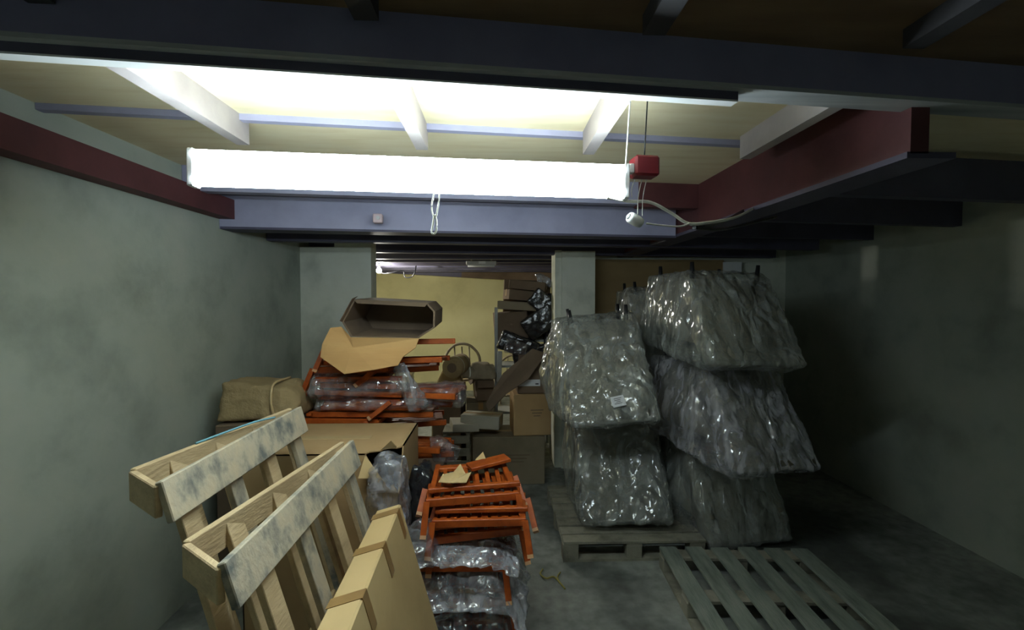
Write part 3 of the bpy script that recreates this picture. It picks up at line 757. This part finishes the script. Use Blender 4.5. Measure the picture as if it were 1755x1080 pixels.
# scraps on the near stack
def sheet(pts, mname, th=0.003):
    bm = bmesh.new(); poly_prism(bm, pts, (0, 0, th)); return bm
zt = 0.835
bm = sheet([(-0.27, 2.16, zt + .008), (-0.22, 2.13, zt + .015), (-0.14, 2.16, zt + .004), (-0.12, 2.22, zt + .03), (-0.15, 2.25, zt + .012), (-0.18, 2.32, zt + .035), (-0.21, 2.27, zt + .012), (-0.26, 2.25, zt + .01)], 'card')
tag(build('cardboard_scrap', bm, 'cardpale'), 'torn jagged tan cardboard scrap on top of the near chair stack', 'cardboard')
bm = sheet([(-0.11, 2.42, zt + .02), (-0.05, 2.40, zt + .02), (-0.07, 2.44, zt + .055)], 'card')
tag(build('cardboard_scrap', bm, 'cardpale'), 'small pale triangular cardboard scrap behind the jagged one', 'cardboard')
bm = bmesh.new(); bar(bm, (-0.14, 2.34, zt + 0.012), (0.06, 2.42, zt + 0.032), 0.09, 0.018, bev=0.003)
tag(build('loose_board', bm, 'chair'), 'short dark red loose board lying on the near chair stack', 'board')

def film_sheet(x0, x1, y0, y1, z, amp, freq, seed, nx=90, ny=60, droop=0.0, front_droop=0.0):
    bm = bmesh.new(); vs = []
    for j in range(ny + 1):
        row = []
        for i in range(nx + 1):
            u = i / nx; v = j / ny
            ed = 0.035 * noise.noise(Vector((u * 9 + seed, v * 9, seed)))
            x = x0 + (x1 - x0) * u + ed; y = y0 + (y1 - y0) * v + ed
            zz = z - droop * max(0, (u - 0.72) / 0.28) ** 1.6 - front_droop * max(0, (0.3 - v) / 0.3) ** 1.4
            row.append(bm.verts.new((x, y, zz)))
        vs.append(row)
    for j in range(ny):
        for i in range(nx): bm.faces.new((vs[j][i], vs[j][i + 1], vs[j + 1][i + 1], vs[j + 1][i]))
    bmesh.ops.recalc_face_normals(bm, faces=bm.faces[:])
    crinkle_safe(bm, amp, freq, seed, (0.55, 1.4, 1.4), 0.35)
    r = bmesh.ops.solidify(bm, geom=bm.faces[:], thickness=0.0015)
    return bm
fm = film_sheet(-0.43, 0.10, 2.02, 2.6, 0.565, 0.018, 9, 3, droop=0.05, front_droop=0.04)
tag(build('plastic_sheet', fm, 'filmlight', smooth=True), 'upper crinkled clear plastic sheet hanging from the near chair stack', 'plastic film')
fm = film_sheet(-0.43, 0.14, 2.00, 2.6, 0.425, 0.020, 9, 9, droop=0.10, front_droop=0.10)
tag(build('plastic_sheet', fm, 'filmlight', smooth=True), 'lower crinkled clear plastic sheet spread over chairs above the floor', 'plastic film')
fm = film_sheet(-0.43, 0.08, 2.03, 2.5, 0.24, 0.020, 9, 19, droop=0.06, front_droop=0.08)
tag(build('plastic_sheet', fm, 'filmpink', smooth=True), 'lowest plastic sheet of the near stack, at the photo bottom', 'plastic film')
fm = hull_film([(-0.40, 2.05, 0.52), (-0.27, 2.03, 0.52), (-0.26, 2.15, 0.5), (-0.42, 2.2, 0.5), (-0.41, 2.1, 0.66), (-0.33, 2.08, 0.70), (-0.3, 2.2, 0.66)], 0.012, 0.018, 14, 6)
tag(build('plastic_film', fm, 'filmpink', smooth=True), 'clear plastic bunched between flat carton and near chair stack', 'plastic film')

fm = hull_film([(-0.44, 2.30, 0.35), (-0.34, 2.28, 0.35), (-0.33, 2.32, 0.80), (-0.43, 2.34, 0.86), (-0.36, 2.5, 0.84), (-0.30, 2.52, 0.5), (-0.42, 2.55, 0.4)], 0.014, 0.018, 9, 44)  # black lump added where the gap beside the stack is dark
tag(build('black_bag', fm, 'blackfilm', smooth=True), 'black crinkled lump filling the dark gap between torn carton and near chair stack', 'bag')

# second stack : chairs lying lengthways, tips pointing right
carton('base_carton', 'dark brown carton carrying the rear stack of orange chairs', (-0.78, 3.16, 0), (0.82, 0.62, 0.52), m='carddark')
mid = [
    (1.245, -1.08, 3.14, 6, 'topmost orange chair of the rear stack, its tip beside the open carton'),
    (1.115, -1.13, 3.16, -3, 'orange chair second from top in the rear stack, under the open carton'),
    (1.04, -1.19, 3.20, 6, 'orange chair with fanned rails third from top in the rear stack'),
    (0.94, -1.03, 3.20, -8, 'orange chair of the rear stack sticking out furthest right'),
    (0.80, -1.21, 3.13, 1, 'orange chair with long straight rail just above the torn carton'),
    (0.69, -1.15, 3.17, 9, 'orange chair of the rear stack beside the torn carton top edge'),
    (0.595, -1.13, 3.14, -7, 'orange chair low in the rear stack, right of the torn carton'),
    (0.50, -1.09, 3.15, 5, 'lowest orange chair of the rear stack, on the dark carton'),
]
ch1 = make_chair(mid[0][4], 0.42, 0.74, 1.35, 'orange stained slatted chairs in the rear stack')
for i, (z, x, y, a, lb) in enumerate(mid):
    o = ch1 if i == 0 else dup(ch1, (x, y, z), (R(rnd.uniform(-2, 2)), R(-3 + rnd.uniform(-3, 3)), R(-90 + a)), lb)
    o.location = (x, y, z); o.rotation_euler = (R(rnd.uniform(-2, 2)), R(-3 + rnd.uniform(-3, 3)), R(-90 + a))
    o.scale = (0.95, 1.08, 1.0)

# plastic wrapped bundles of the rear stack
def bundle(label, px0, px1, y, zc, h, dep, seed, mats='filmpink'):
    x0 = at(px0, 680, y).x; x1 = at(px1, 680, y).x
    t = thing('wrapped_chair_bundle', label, 'chair bundle', ((x0 + x1) / 2, y + dep / 2, zc - h / 2), 'plastic wrapped chair bundles in the rear stack')
    rr = random.Random(seed)
    for k in range(3):
        bm = bmesh.new(); z = zc - h / 2 + (k + 0.5) * h / 3; sl = rr.uniform(-.02, .02)
        bar(bm, (x0 + rr.uniform(0.01, .05), y + 0.03 + rr.uniform(0, .03), z - sl), (x1 - rr.uniform(0.01, .06), y + 0.03 + rr.uniform(0, .04), z + sl), 0.03, 0.03, bev=0.003)
        build('rail', bm, 'chair', t)
    pts = []
    for sx, x in ((-1, x0), (1, x1)):
        for (yy, zz) in ((0, -0.25), (0.02, 0.3), (0.08, 0.5), (dep, 0.5), (dep, -0.5), (0.04, -0.5)):
            pts.append((x + sx * 0.03 * (0.6 - abs(zz)), y + yy, zc + zz * h))
    fm = hull_film(pts, 0.013, 0.018, 9, seed, (0.6, 1, 1.6))
    build('plastic_wrap', fm, mats, t, smooth=True)['label'] = 'crinkled clear plastic'
    return t
bundle('upper pinkish plastic wrapped chair bundle below the open carton', 532, 692, 2.90, at(600, 664, 2.9).z, 0.14, 0.30, 4)
bundle('lower dark plastic wrapped chair bundle above the long orange rail', 540, 735, 2.93, at(600, 695, 2.93).z, 0.07, 0.30, 9)
bundle('plastic wrapped bundle end hanging right of the rear stack', 700, 790, 2.98, at(760, 682, 2.98).z, 0.12, 0.2, 14, 'filmpink')
fm = hull_film([at(676, 628, 2.9), at(692, 622, 2.9), at(735, 690, 2.92), at(700, 706, 2.9), at(690, 660, 2.86), at(690, 640, 3.0), at(730, 700, 3.0), at(676, 634, 3.0)], 0.012, 0.012, 12, 6)
tag(build('plastic_film', fm, 'filmlight', smooth=True), 'pale plastic tail hanging beside orange rails of the rear stack', 'plastic film')
fm = hull_film([at(735, 750, 2.98), at(790, 770, 2.98), at(780, 790, 3.0), at(740, 795, 3.0), at(750, 745, 3.1), at(785, 780, 3.1)], 0.012, 0.014, 12, 26)
tag(build('plastic_film', fm, 'filmpink', smooth=True), 'small plastic lump low on the right side of the rear stack', 'plastic film')

# open carton lying on its side on the rear stack
Yo = 2.92
t = thing('open_carton', 'open brown carton on its side with tan flap atop the rear chair stack', 'box', at(665, 580, 3.1))
def ring(pxs, Y): return [at(x, y, Y) for x, y in pxs]
mouth = ring([(601, 577), (586, 552), (606, 513), (733, 520), (746, 534), (745, 562), (716, 581)], Yo)
back = [p + Vector((0.02, 0.36, 0.02)) for p in mouth]
ctr = sum(mouth, Vector()) / 7
for p in back: p += (ctr + Vector((0, .36, 0)) - p) * 0.06
bm = bmesh.new()
n = len(mouth); ins = [p + (ctr - p).normalized() * 0.012 for p in mouth]; insb = [p + (ctr + Vector((0, .36, 0)) - p).normalized() * 0.012 + Vector((0, -.01, 0)) for p in back]
A = [bm.verts.new(p) for p in mouth]; B = [bm.verts.new(p) for p in back]; I = [bm.verts.new(p) for p in ins]; J = [bm.verts.new(p) for p in insb]
for i in range(n):
    k = (i + 1) % n
    bm.faces.new((A[i], A[k], B[k], B[i])); bm.faces.new((I[i], I[k], J[k], J[i])); bm.faces.new((A[i], A[k], I[k], I[i]))
bm.faces.new(B); bm.faces.new(J)
build('body', bm, 'carddark', t)
bm = bmesh.new()
fl = [(at(601, 578, Yo)), at(718, 580, Yo), at(712, 596, Yo - 0.05), at(690, 612, Yo - .09), at(682, 626, Yo - .12), at(640, 634, Yo - .16), at(590, 641, Yo - 0.18), at(549, 612, Yo - 0.13), at(552, 590, Yo - .10), at(566, 562, Yo - 0.03), at(585, 560, Yo - 0.01)]
cc = at(605, 596, Yo - 0.15)
vs = [bm.verts.new(p) for p in fl]; c0 = bm.verts.new(cc); vs2 = [bm.verts.new(p + Vector((0, .005, -.003))) for p in fl]; c1 = bm.verts.new(cc + Vector((0, .005, -.003)))
for i in range(len(fl)):
    k = (i + 1) % len(fl)
    bm.faces.new((vs[i], vs[k], c0)); bm.faces.new((vs2[k], vs2[i], c1)); bm.faces.new((vs[i], vs[k], vs2[k], vs2[i]))
build('flap', bm, 'cardorange', t)['label'] = 'tan flap folded down toward the front'
bm = bmesh.new(); poly_prism(bm, [at(606, 514, Yo), at(733, 520, Yo), at(728, 526, Yo - .03), at(612, 520, Yo - .03)], (0, 0.004, 0.003)); build('flap', bm, 'carddark', t)
bm = bmesh.new(); poly_prism(bm, [at(586, 552, Yo), at(606, 513, Yo), at(612, 508, Yo - .03), at(603, 512, Yo - .04), at(582, 550, Yo - .03)], (0.004, 0.003, 0)); build('flap', bm, 'carddark', t)

# tan sack bundle at the far left with its support
def lump(pts, voxel, amp, freq, seed, it=6): return hull_film(pts, voxel, amp, freq, seed, (1, 1, 1), it)
carton('tall_carton', 'tall plain carton under the tan sack by the left wall', (-1.42, 2.93, 0), (0.40, 0.42, 0.97), m='carddark')
fm = lump([(-1.62, 2.75, 0.99), (-1.20, 2.76, 0.99), (-1.17, 2.8, 1.10), (-1.22, 2.78, 1.17), (-1.6, 2.78, 1.2), (-1.62, 3.1, 0.99), (-1.2, 3.1, 0.99), (-1.25, 3.05, 1.18), (-1.6, 3.05, 1.2)], 0.016, 0.012, 8, 2)
t = thing('tan_sack', 'lumpy tan sack tied with tape at the far left', 'sack', (-1.4, 2.93, 0.97))
build('body', fm, 'sack', t, smooth=True)
bm = bmesh.new(); tube(bm, smooth_path([(-1.30, 2.765, 0.995), (-1.31, 2.745, 1.09), (-1.315, 2.79, 1.195), (-1.31, 3.0, 1.20)]), 0.008, 6); build('tape_band', bm, 'cleartape', t)
carton('brown_carton', 'plain brown carton between the sack and the left pillar', (-1.40, 3.55, 0), (0.45, 0.5, 1.0), m='cardgrey')

# ---------------------------------------------------------------- cartons at the foot of the right pillar
carton('brown_carton', 'wide bottom carton on the floor between chair stack and pillar', (0.115, 4.42, 0), (0.66, 0.42, 0.44), m='cardgrey', mark=True)
carton('brown_carton', 'upright carton on the wide bottom carton beside the pillar', (0.32, 4.42, 0.442), (0.35, 0.36, 0.38), (0, 0, R(4)), m='card', mark=True, tapes=False)
t = carton('flapped_carton', 'dark open carton with raised flap and white shipping label', (0.34, 4.44, 0.825), (0.30, 0.34, 0.22), (0, 0, R(2)), m='carddark', tapes=False, flaps=[(0, -1, -62), (1, 0, -50)])
bm = bmesh.new(); box(bm, (-0.04, -0.1715, 0.10), (0.20, 0.002, 0.06)); lb = build('shipping_label', bm, 'paper', t, local=True); lb['label'] = 'white shipping label'
bm = bmesh.new(); box(bm, (0.03, -0.173, 0.09), (0.03, 0.001, 0.012)); build('print', bm, 'ink', lb, local=True)
bm = bmesh.new()
poly_prism(bm, [at(912, 598, 4.15), at(936, 606, 4.2), at(905, 650, 4.15), at(866, 676, 4.1), at(838, 706, 4.05), at(832, 692, 4.05), at(862, 640, 4.1)], (0.01, 0.012, 0.0))
tag(build('cardboard_sheet', bm, 'carddark'), 'dark slanting cardboard sheet propped against the labelled carton', 'cardboard')
carton('pale_carton', 'low dusty pale carton left of the upright carton, tape across its top', (-0.135, 4.36, 0.50), (0.36, 0.3, 0.12), (R(-6), R(2), R(-8)), m='paleboard')
carton('flat_board_box', 'flat pale grey box lying at the edge of the clutter pile', (-0.30, 4.30, 0.50), (0.24, 0.26, 0.07), (0, R(3), R(12)), m='paleboard', tapes=False)
# small slatted crate under it
t = thing('slatted_crate', 'small grey slatted crate standing left of the bottom carton', 'crate', (-0.36, 4.34, 0))
for i in range(4):
    bm = bmesh.new(); box(bm, (-0.36, 4.20, 0.08 + 0.115 * i), (0.24, 0.015, 0.07)); build('front_slat', bm, 'pallet', t)
for sx in (-1, 1):
    for y in (4.215, 4.46):
        bm = bmesh.new(); box(bm, (-0.36 + sx * 0.105, y, 0.24), (0.03, 0.02, 0.48)); build('corner_post', bm, 'pallet', t)
bm = bmesh.new(); box(bm, (-0.36, 4.34, 0.49), (0.25, 0.28, 0.012)); build('top_board', bm, 'pallet', t)

# ---------------------------------------------------------------- loaded rack behind
RX0, RX1, RY0, RY1 = 0.0, 0.60, 5.05, 5.45
t = thing('storage_rack', 'tall steel rack loaded with brown and black packages by right pillar', 'rack', ((RX0 + RX1) / 2, 5.25, 0))
for x in (RX0, RX1):
    for y in (RY0, RY1):
        bm = bmesh.new(); box(bm, (x, y, 0.80), (0.035, 0.035, 1.60)); build('post', bm, 'greysteel', t)
for z in (0.45, 0.96, 1.24):
    bm = bmesh.new(); box(bm, ((RX0 + RX1) / 2, 5.25, z), (RX1 - RX0, RY1 - RY0 - .04, 0.025)); build('shelf', bm, 'greysteel', t)
carton('brown_package', 'tilted brown package on the rack shelf, left of the black bags', (0.17, 5.22, 1.255), (0.34, 0.30, 0.30), (0, R(-4), R(8)), m='carddark', tapes=False)
carton('brown_package', 'thin brown package lying across the tilted one on the rack', (0.27, 5.22, 1.575), (0.48, 0.30, 0.09), (0, R(3), R(-9)), m='cardgrey')
carton('brown_package', 'dark brown package slanting to the right near the rack top', (0.32, 5.22, 1.675), (0.44, 0.30, 0.11), (0, R(5), R(12)), m='carddark')
carton('brown_package', 'topmost brown package on the rack, just under the crumpled plastic', (0.36, 5.22, 1.795), (0.40, 0.3, 0.10), (0, R(6), R(-12)), m='carddark')
def slab(label, c, s, rot, seed):
    bm = bmesh.new(); box(bm, (0, 0, 0), s, rot); bb = remeshed(bm, 0.016, 3); crinkle_safe(bb, 0.010, 12, seed)
    for v in bb.verts: v.co += Vector(c)
    tag(build('black_bag', bb, 'blackfilm', smooth=True), label, 'bag', 'black bags on the rack')
slab('glossy black bag tilted down to the right beside the top packages', (0.52, 5.00, 1.64), (0.34, 0.10, 0.20), (0, R(38), 0), 3)
slab('glossy black bag slanting across the rack below the brown packages', (0.47, 4.97, 1.45), (0.36, 0.10, 0.24), (0, R(-35), 0), 5)
slab('black bag wedged upright against the right pillar on the rack', (0.62, 5.10, 1.45), (0.16, 0.14, 0.60), (0, R(5), 0), 7)
slab('black bag sagging over the middle rack shelf at the left', (0.24, 4.97, 1.20), (0.42, 0.12, 0.20), (0, R(22), 0), 9)
slab('black bag on the middle rack shelf above the slanting cardboard', (0.42, 4.98, 1.06), (0.46, 0.14, 0.26), (0, R(-12), 0), 13)
carton('dark_backing_carton', 'big dark carton added at the back of the rack to darken gaps between packages', (0.34, 5.50, 1.255), (0.54, 0.22, 0.66), (0, R(2), 0), m='carddark', tapes=False)  # added backing so the gaps between packages stay dark
fm = lump([at(915, 470, 5.1), at(928, 468, 5.1), at(950, 484, 5.1), at(944, 492, 5.1), at(920, 484, 5.1), at(925, 472, 5.25), at(947, 488, 5.25)], 0.012, 0.02, 16, 3, 2)
tag(build('plastic_film', fm, 'filmlight', smooth=True), 'bright crumpled white plastic on top of the rack pile', 'plastic film')
bm = bmesh.new(); box(bm, at(856, 628, 4.9), (0.05, 0.03, 0.32), (0, R(2), 0), bev=0.004)
tag(build('white_plank', bm, 'greysteel'), 'short upright pale plank leaning at the rack left corner', 'plank')
fm = lump([at(868, 575, 4.9), at(905, 590, 4.9), at(900, 612, 4.9), at(862, 605, 4.9), at(868, 580, 5.0), at(900, 606, 5.0)], 0.012, 0.012, 14, 33, 3)
tag(build('plastic_film', fm, 'filmpink', smooth=True), 'small clear plastic lump hanging before the middle rack shelf', 'plastic film')

# ---------------------------------------------------------------- clutter heap in the back room
def hoop_chair(label, loc, rz, rx=0, ry=0, s=1.0):
    t = thing('bentwood_chair', label, 'chair', loc, 'bent cane chairs heaped in the back room', (R(rx), R(ry), R(rz))); t['_o'] = [0, 0, 0]
    bm = bmesh.new()
    tube(bm, [(0.22 * s * math.cos(a), 0.20 * s * math.sin(a), 0.42 * s) for a in [2 * math.pi * k / 24 for k in range(25)]], 0.014, 8)
    build('seat_ring', bm, 'rattan', t, local=True)
    bm = bmesh.new(); tube(bm, [(0, 0, 0.415 * s), (0, 0, 0.425 * s)], 0.2 * s, 24); build('seat', bm, 'sack', t, local=True)
    for k in range(4):
        a = math.pi / 4 + k * math.pi / 2
        bm = bmesh.new(); tube(bm, [(0.19 * s * math.cos(a), 0.17 * s * math.sin(a), 0.42 * s), (0.24 * s * math.cos(a), 0.22 * s * math.sin(a), 0)], 0.014, 8); build('leg', bm, 'rattan', t, local=True)
    bm = bmesh.new()
    tube(bm, smooth_path([(-0.21 * s, 0.1 * s, 0.42 * s), (-0.23 * s, 0.2 * s, 0.66 * s), (-0.13 * s, 0.26 * s, 0.80 * s), (0, 0.27 * s, 0.84 * s), (0.13 * s, 0.26 * s, 0.80 * s), (0.23 * s, 0.2 * s, 0.66 * s), (0.21 * s, 0.1 * s, 0.42 * s)]), 0.017, 8)
    build('back_hoop', bm, 'rattan', t, local=True)
    bm = bmesh.new()
    for x in (-0.1, 0, 0.1): tube(bm, [(x * s, 0.19 * s, 0.42 * s), (x * s, 0.265 * s, 0.80 * s)], 0.009, 6)
    build('back_spindles', bm, 'rattan', t, local=True)
    return t
carton('storage_carton', 'dusty carton under the heaped cane chairs in the back room', (-0.40, 5.65, 0), (0.7, 0.5, 0.36), m='cardgrey')
hoop_chair('bent cane chair upright on the dusty carton behind the orange tips', (-0.38, 5.62, 0.362), 12, s=0.92)
hoop_chair('bent cane chair standing right of the other, before the yellow wall', (0.14, 6.15, 0.0), -25, s=1.1)
fm = lump([(-0.62, 4.9, 0.80), (-0.36, 4.9, 0.80), (-0.36, 5.1, 0.8), (-0.62, 5.1, 0.8), (-0.56, 4.92, 0.96), (-0.42, 4.92, 0.98), (-0.44, 5.05, 0.96)], 0.018, 0.012, 8, 11)
tag(build('tan_bundle', fm, 'sack', smooth=True), 'rounded tan bundle in the heap right of the orange tips', 'bundle')
carton('small_carton', 'open topped small dark carton in the heap before the rack', (-0.13, 5.0, 0.62), (0.18, 0.2, 0.22), (0, 0, R(10)), m='carddark', tapes=False, flaps=[(-1, 0, 30), (0, -1, 40)])
carton('support_carton', 'larger dusty carton under the small dark one before the rack', (-0.17, 5.0, 0), (0.30, 0.34, 0.615), (0, 0, R(3)), m='cardgrey')
carton('support_carton', 'tall dusty carton under the rounded tan bundle', (-0.5, 5.0, 0), (0.30, 0.3, 0.79), (0, 0, R(-6)), m='carddark')
def barrel(label, c, r, L, ang, m='sack'):
    t = thing('rolled_bundle', label, 'bundle', c, 'rolled tan bundles in the back room heap'); c = Vector(c); d = Vector((math.sin(R(ang)), math.cos(R(ang)), 0))
    bm = bmesh.new(); tube(bm, [c - d * L / 2, c - d * L * .48, c + d * L * .48, c + d * L / 2], [r * .9, r, r, r * .9], 24); crinkle_safe(bm, 0.006, 9, 3); build('roll', bm, m, t, smooth=True)
    bm = bmesh.new(); tube(bm, [c - d * (L / 2 + .004), c - d * (L / 2 - .01)], r * .45, 18); build('core', bm, 'carddark', t)
    for k in (-.28, .28):
        bm = bmesh.new(); tube(bm, [c + d * L * (k - .02), c + d * L * (k + .02)], r + .004, 24, cap=False); build('tie', bm, 'cord', t)
fm = lump([(-0.30, 4.86, 0.86), (0.0, 4.86, 0.86), (0.0, 5.12, 0.86), (-0.30, 5.12, 0.86), (-0.25, 4.9, 1.02), (-0.06, 4.9, 0.98), (-0.1, 5.1, 1.0)], 0.018, 0.016, 7, 51)
tag(build('grey_sack', fm, 'rattan', smooth=True), 'slumped grey brown sack on the small dark carton before the rack', 'sack')
barrel('round tan roll end facing the camera, right of the orange tips', (-0.40, 4.75, 1.02), 0.105, 0.34, 12)
barrel('smaller roll lying across the heap below the cane chair hoop', (-0.20, 4.95, 0.93), 0.07, 0.36, 70, 'rattan')
# wall patches seen as parts of the place
bm = bmesh.new(); box(bm, (2.55, 4.975, C0 + 0.335), (0.2, 0.02, 0.12)); tag(build('white_board_piece', bm, 'white'), 'small white board piece at top right of the hardboard partition', 'board')

for o in bpy.data.objects:
    if '_o' in o: del o['_o']
